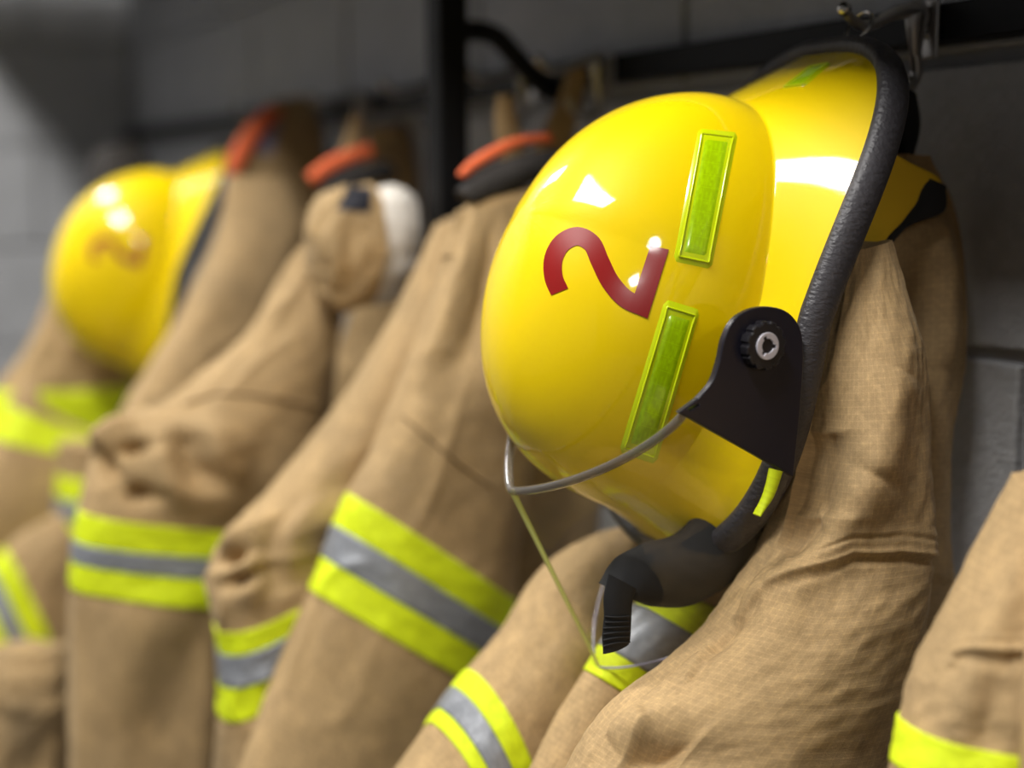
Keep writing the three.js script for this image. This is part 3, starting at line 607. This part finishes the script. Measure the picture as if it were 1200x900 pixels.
{ // the coat with the turned-up cuff
  const t = thing('turnout_coat', 'tan fire coat with its sleeve turned up to a white knit cuff', 'coat', null, [-0.65, 0.75, 0.1]);
  const C = pieceOf(t, -0.62);
  C('back_panel', [[428, 150, 470, 146, 0.015], [430, 200, 505, 200, 0.025], [436, 280, 515, 290, 0.03], [405, 380, 505, 392, 0.03], [380, 460, 480, 475, 0.03], [370, 560, 450, 570, 0.03], [360, 700, 430, 700, 0.03]].map((r) => [r[0], r[1], r[2], r[3], r[4], -0.92]), { sd: 41, wrinkle: 0.004 });
  const c1 = C('body', [[350, 290, 400, 290, 0.02], [318, 345, 398, 345, 0.035], [278, 405, 392, 405, 0.045], [205, 468, 384, 480, 0.05], [132, 498, 368, 540, 0.055], [104, 542, 338, 588, 0.055], [90, 604, 304, 622, 0.055], [87, 648, 294, 664, 0.055], [85, 694, 284, 710, 0.055], [83, 800, 268, 800, 0.055], [80, 920, 262, 920, 0.055], [80, 1080, 260, 1080, 0.055]],
    { sd: 45, wrinkle: 0.004, folds: [[118, 520, 150, 500, 0.012, 0.018], [122, 532, 130, 560, 0.010, -0.022], [145, 530, 172, 520, 0.010, -0.020], [150, 575, 178, 582, 0.012, -0.024], [190, 515, 200, 590, 0.012, 0.016], [215, 512, 238, 560, 0.010, -0.020], [250, 500, 270, 560, 0.014, 0.012], [260, 500, 240, 600, 0.018, 0.008], [180, 720, 110, 860, 0.03, 0.008], [230, 740, 190, 880, 0.025, -0.010]] });
  trim3(c1, [[180, 612], [180, 650], [180, 676], [180, 708]]);
  seam('yoke_seam', c1, [[215, 474], [260, 462], [320, 466], [372, 476]], 0.0021, M.thread, c1);
  const cuff = C('turned_sleeve', [[361, 268, 366, 330, 0.02], [378, 226, 376, 350, 0.036], [408, 214, 395, 363, 0.042], [436, 218, 427, 358, 0.04]].map((r) => [r[0], r[1], r[2], r[3], r[4], -0.54]), { sd: 49, wrinkle: 0.005, fu: 24, fv: 30, nu: 80, nv: 48 });
  C('knit_cuff', [[431, 240, 419, 350, 0.037], [446, 220, 433, 356, 0.038], [464, 217, 453, 354, 0.037], [480, 226, 473, 342, 0.03]].map((r) => [r[0], r[1], r[2], r[3], r[4], -0.54]), { mat: M.knit, plain: true, wrinkle: 0.002, fu: 60, fv: 6, nu: 96, nv: 24 }).userData.label = 'white ribbed knit cuff';
  sticker('cuff_patch', cuff, 10, 6, (u, v) => [mix(mix(408, 437, u), mix(394, 432, u), v), mix(mix(219, 221, u), mix(246, 250, u), v)], () => 0.0012, M.patch, cuff);
  C('collar_lining', [[358, 204, 368, 218, 0.006], [378, 187, 390, 203, 0.007], [404, 175, 414, 192, 0.007], [430, 167, 440, 184, 0.006]].map((r) => [r[0], r[1], r[2], r[3], r[4], -0.74]), { mat: M.orange, plain: true, nu: 32, nv: 24, wrinkle: 0.001, crease: 0 }).userData.label = 'orange collar lining';
  C('collar', [[372, 224, 380, 236, 0.01], [396, 206, 408, 222, 0.012], [424, 194, 440, 214, 0.012], [450, 186, 466, 210, 0.012]].map((r) => [r[0], r[1], r[2], r[3], r[4], -0.74]), { mat: M.collarDark, plain: true, nu: 32, nv: 24, wrinkle: 0.001, crease: 0 });
  C('hanging_loop', [[412, 135, 424, 132, 0.006], [405, 160, 425, 160, 0.008], [396, 185, 420, 190, 0.008]].map((r) => [r[0], r[1], r[2], r[3], r[4], -0.79]), { nu: 24, nv: 24, sd: 51, wrinkle: 0.001, crease: 0 });
}
{ // the narrow coat next to the small helmet
  const t = thing('turnout_coat', 'narrow tan fire coat with a dark collar hanging next to the blurred helmet', 'coat', null, [-0.9, 0.75, 0.1]);
  const D = pieceOf(t, -0.88);
  D('body', [[268, 206, 332, 208, 0.02], [256, 270, 352, 266, 0.04], [232, 330, 338, 330, 0.045], [203, 385, 305, 390, 0.045], [168, 440, 275, 442, 0.045], [140, 490, 245, 485, 0.045], [120, 570, 225, 560, 0.045], [110, 720, 215, 710, 0.045]], { sd: 61, wrinkle: 0.003 });
  const col = D('collar', [[318, 117, 362, 112, 0.015], [286, 150, 378, 148, 0.03], [270, 188, 382, 195, 0.035], [278, 228, 375, 240, 0.03], [300, 280, 382, 290, 0.025]].map((r) => [r[0], r[1], r[2], r[3], r[4], -1.14]), { sd: 63, wrinkle: 0.004, nu: 80, nv: 60 });
  D('collar_lining', [[310, 124, 332, 130, 0.008], [288, 148, 308, 158, 0.01], [270, 176, 288, 190, 0.01], [263, 198, 276, 208, 0.008]].map((r) => [...r, -1.11]), { mat: M.orange, plain: true, nu: 32, nv: 24, wrinkle: 0.001, crease: 0 }).userData.label = 'orange collar lining';
  sticker('size_tag', col, 8, 8, (u, v) => [mix(mix(312, 330, u), mix(298, 318, u), v), mix(mix(140, 142, u), mix(178, 182, u), v)], () => 0.0015, M.tag, col);
}
{ // the last coat, under the small helmet
  const t = thing('turnout_coat', 'tan fire coat hanging under the blurred helmet beside the side wall', 'coat', null, [-1.2, 0.7, 0.15]);
  const E = pieceOf(t, -1.2);
  const e0 = E('body', [[70, 330, 130, 330, 0.03], [30, 410, 170, 420, 0.05], [-10, 462, 178, 452, 0.055], [-30, 530, 170, 515, 0.055], [-30, 620, 165, 620, 0.055], [-30, 760, 160, 760, 0.055], [-30, 960, 150, 960, 0.055]].map((r) => [r[0], r[1], r[2], r[3], r[4], -1.46]), { sd: 71, wrinkle: 0.006 });
  band('lime_band', e0, [80, 458], [80, 516], M.lime);
  E('collar', [[118, 172, 162, 166, 0.02], [102, 200, 178, 205, 0.04], [96, 250, 176, 255, 0.045], [90, 330, 160, 330, 0.04]].map((r) => [r[0], r[1], r[2], r[3], r[4], -1.62]), { mat: M.collarDark, plain: true, nu: 48, nv: 32, wrinkle: 0.004 });
  const e1 = E('sleeve', [[36, 440, 60, 520, 0.02], [10, 470, 140, 520, 0.03], [-20, 520, 146, 548, 0.05], [-50, 570, 130, 590, 0.055], [-70, 625, 95, 620, 0.05], [-80, 670, 20, 655, 0.04]], { sd: 75, wrinkle: 0.003 });
  band('lime_band', e1, [25, 482], [20, 522], M.lime);
  const e2 = E('front_panel', [[70, 520, 130, 520, 0.03], [66, 600, 118, 600, 0.04], [55, 700, 112, 700, 0.04], [45, 800, 108, 800, 0.04], [40, 980, 100, 980, 0.04]].map((r) => [r[0], r[1], r[2], r[3], r[4], -1.1]), { sd: 77, wrinkle: 0.004 });
  trim3(e2, [[90, 560], [90, 590], [90, 615], [90, 645]]);
  const e3 = E('cuff_sleeve', [[70, 600, 110, 690, 0.03], [30, 625, 85, 745, 0.04], [-10, 665, 55, 800, 0.045], [-45, 715, 15, 850, 0.045], [-80, 790, -20, 900, 0.04]].map((r) => [r[0], r[1], r[2], r[3], r[4], -1.08]), { sd: 79, wrinkle: 0.004 });
  trim3(e3, [[42, 712], [24, 726], [8, 744], [-10, 766]]);
  E('hem', [[-20, 762, 76, 755, 0.03], [-30, 800, 84, 800, 0.05], [-40, 860, 82, 860, 0.05], [-50, 1000, 85, 1000, 0.05]].map((r) => [r[0], r[1], r[2], r[3], r[4], -1.0]), { sd: 81, wrinkle: 0.008, fu: 20, fv: 14, dirt: 0.25 });
}
{ // the coat nearest the camera's side
  const t = thing('turnout_coat', 'tan fire coat with a seam above a lime band, beside bare block wall', 'coat', null, [0.3, 0.9, 0.15]);
  const Fp = pieceOf(t, 0.27);
  const f = Fp('sleeve', [[1212, 570, 1330, 540, 0.03], [1170, 662, 1345, 640, 0.04], [1136, 735, 1345, 725, 0.045], [1108, 795, 1345, 785, 0.05], [1090, 845, 1340, 835, 0.05], [1076, 892, 1335, 885, 0.05], [1062, 945, 1325, 945, 0.05], [1035, 1060, 1310, 1060, 0.05]], { sd: 91, nu: 180, nv: 240, wrinkle: 0.003, ledges: [{ pix: [[1090, 768], [1114, 764], [1130, 762], [1160, 763], [1196, 768], [1230, 772]], w: 0.012 }], folds: [[1180, 690, 1130, 860, 0.012, 0.006], [1165, 790, 1150, 880, 0.012, -0.006]] });
  Fp('body', [[1575, -55, 1603, -51, 0.008], [1532, 29, 1618, 36, 0.02], [1412, 174, 1620, 179, 0.045], [1312, 432, 1608, 406, 0.065], [1260, 738, 1587, 669, 0.07], [1217, 1218, 1553, 1083, 0.07], [1188, 1762, 1508, 1565, 0.07]].map((r) => [...r, 0.34]), { sd: 93 });
  band('lime_band', f, [1160, 884], [1160, 935], M.lime);
}

// ---------------------------------------------------------------- the blurred helmet
{
  const t = thing('fire_helmet', 'small blurred yellow fire helmet with a faint red number two', 'helmet', null, [0, 0, 0]);
  const at = helmetAxes(V(-1.29, 1.496, 0.240), HELMET.tilt);
  const shell = mesh('shell', shellGeo(at, 96, 72, 0), M.yellow, t);
  mesh('liner', shellGeo(at, 48, 36, 0.0035, 1.42), M.liner, t);
  const pts = [];
  for (let i = 0; i < 64; i++) { const th = i / 64 * 2 * Math.PI, [r, u] = brimEdge(th); pts.push(at(r * Math.cos(th), u, r * Math.sin(th)).clone()); }
  mesh('edge_trim', tube(pts, 0.009, 120, 10, true), M.rubber, t);
  const st = new THREE.CatmullRomCurve3([[112, 306], [109, 292], [118, 282], [130, 285], [138, 296], [150, 304], [166, 308]].map(([x, y]) => V(x, y, 0)), false, 'centripetal');
  sticker('number', shell, 30, 3, (u, v) => { const q = st.getPointAt(u), g = st.getTangentAt(u), w = (v - 0.5) * 9; return [q.x - g.y * w, q.y + g.x * w]; }, () => 0.0006, M.red, shell);
  sticker('number', shell, 3, 8, (u, v) => [mix(mix(164, 173, u), mix(157, 166, u), v), mix(278, 312, v)], () => 0.0006, M.red, shell);
}
renderer.render(scene, camera);
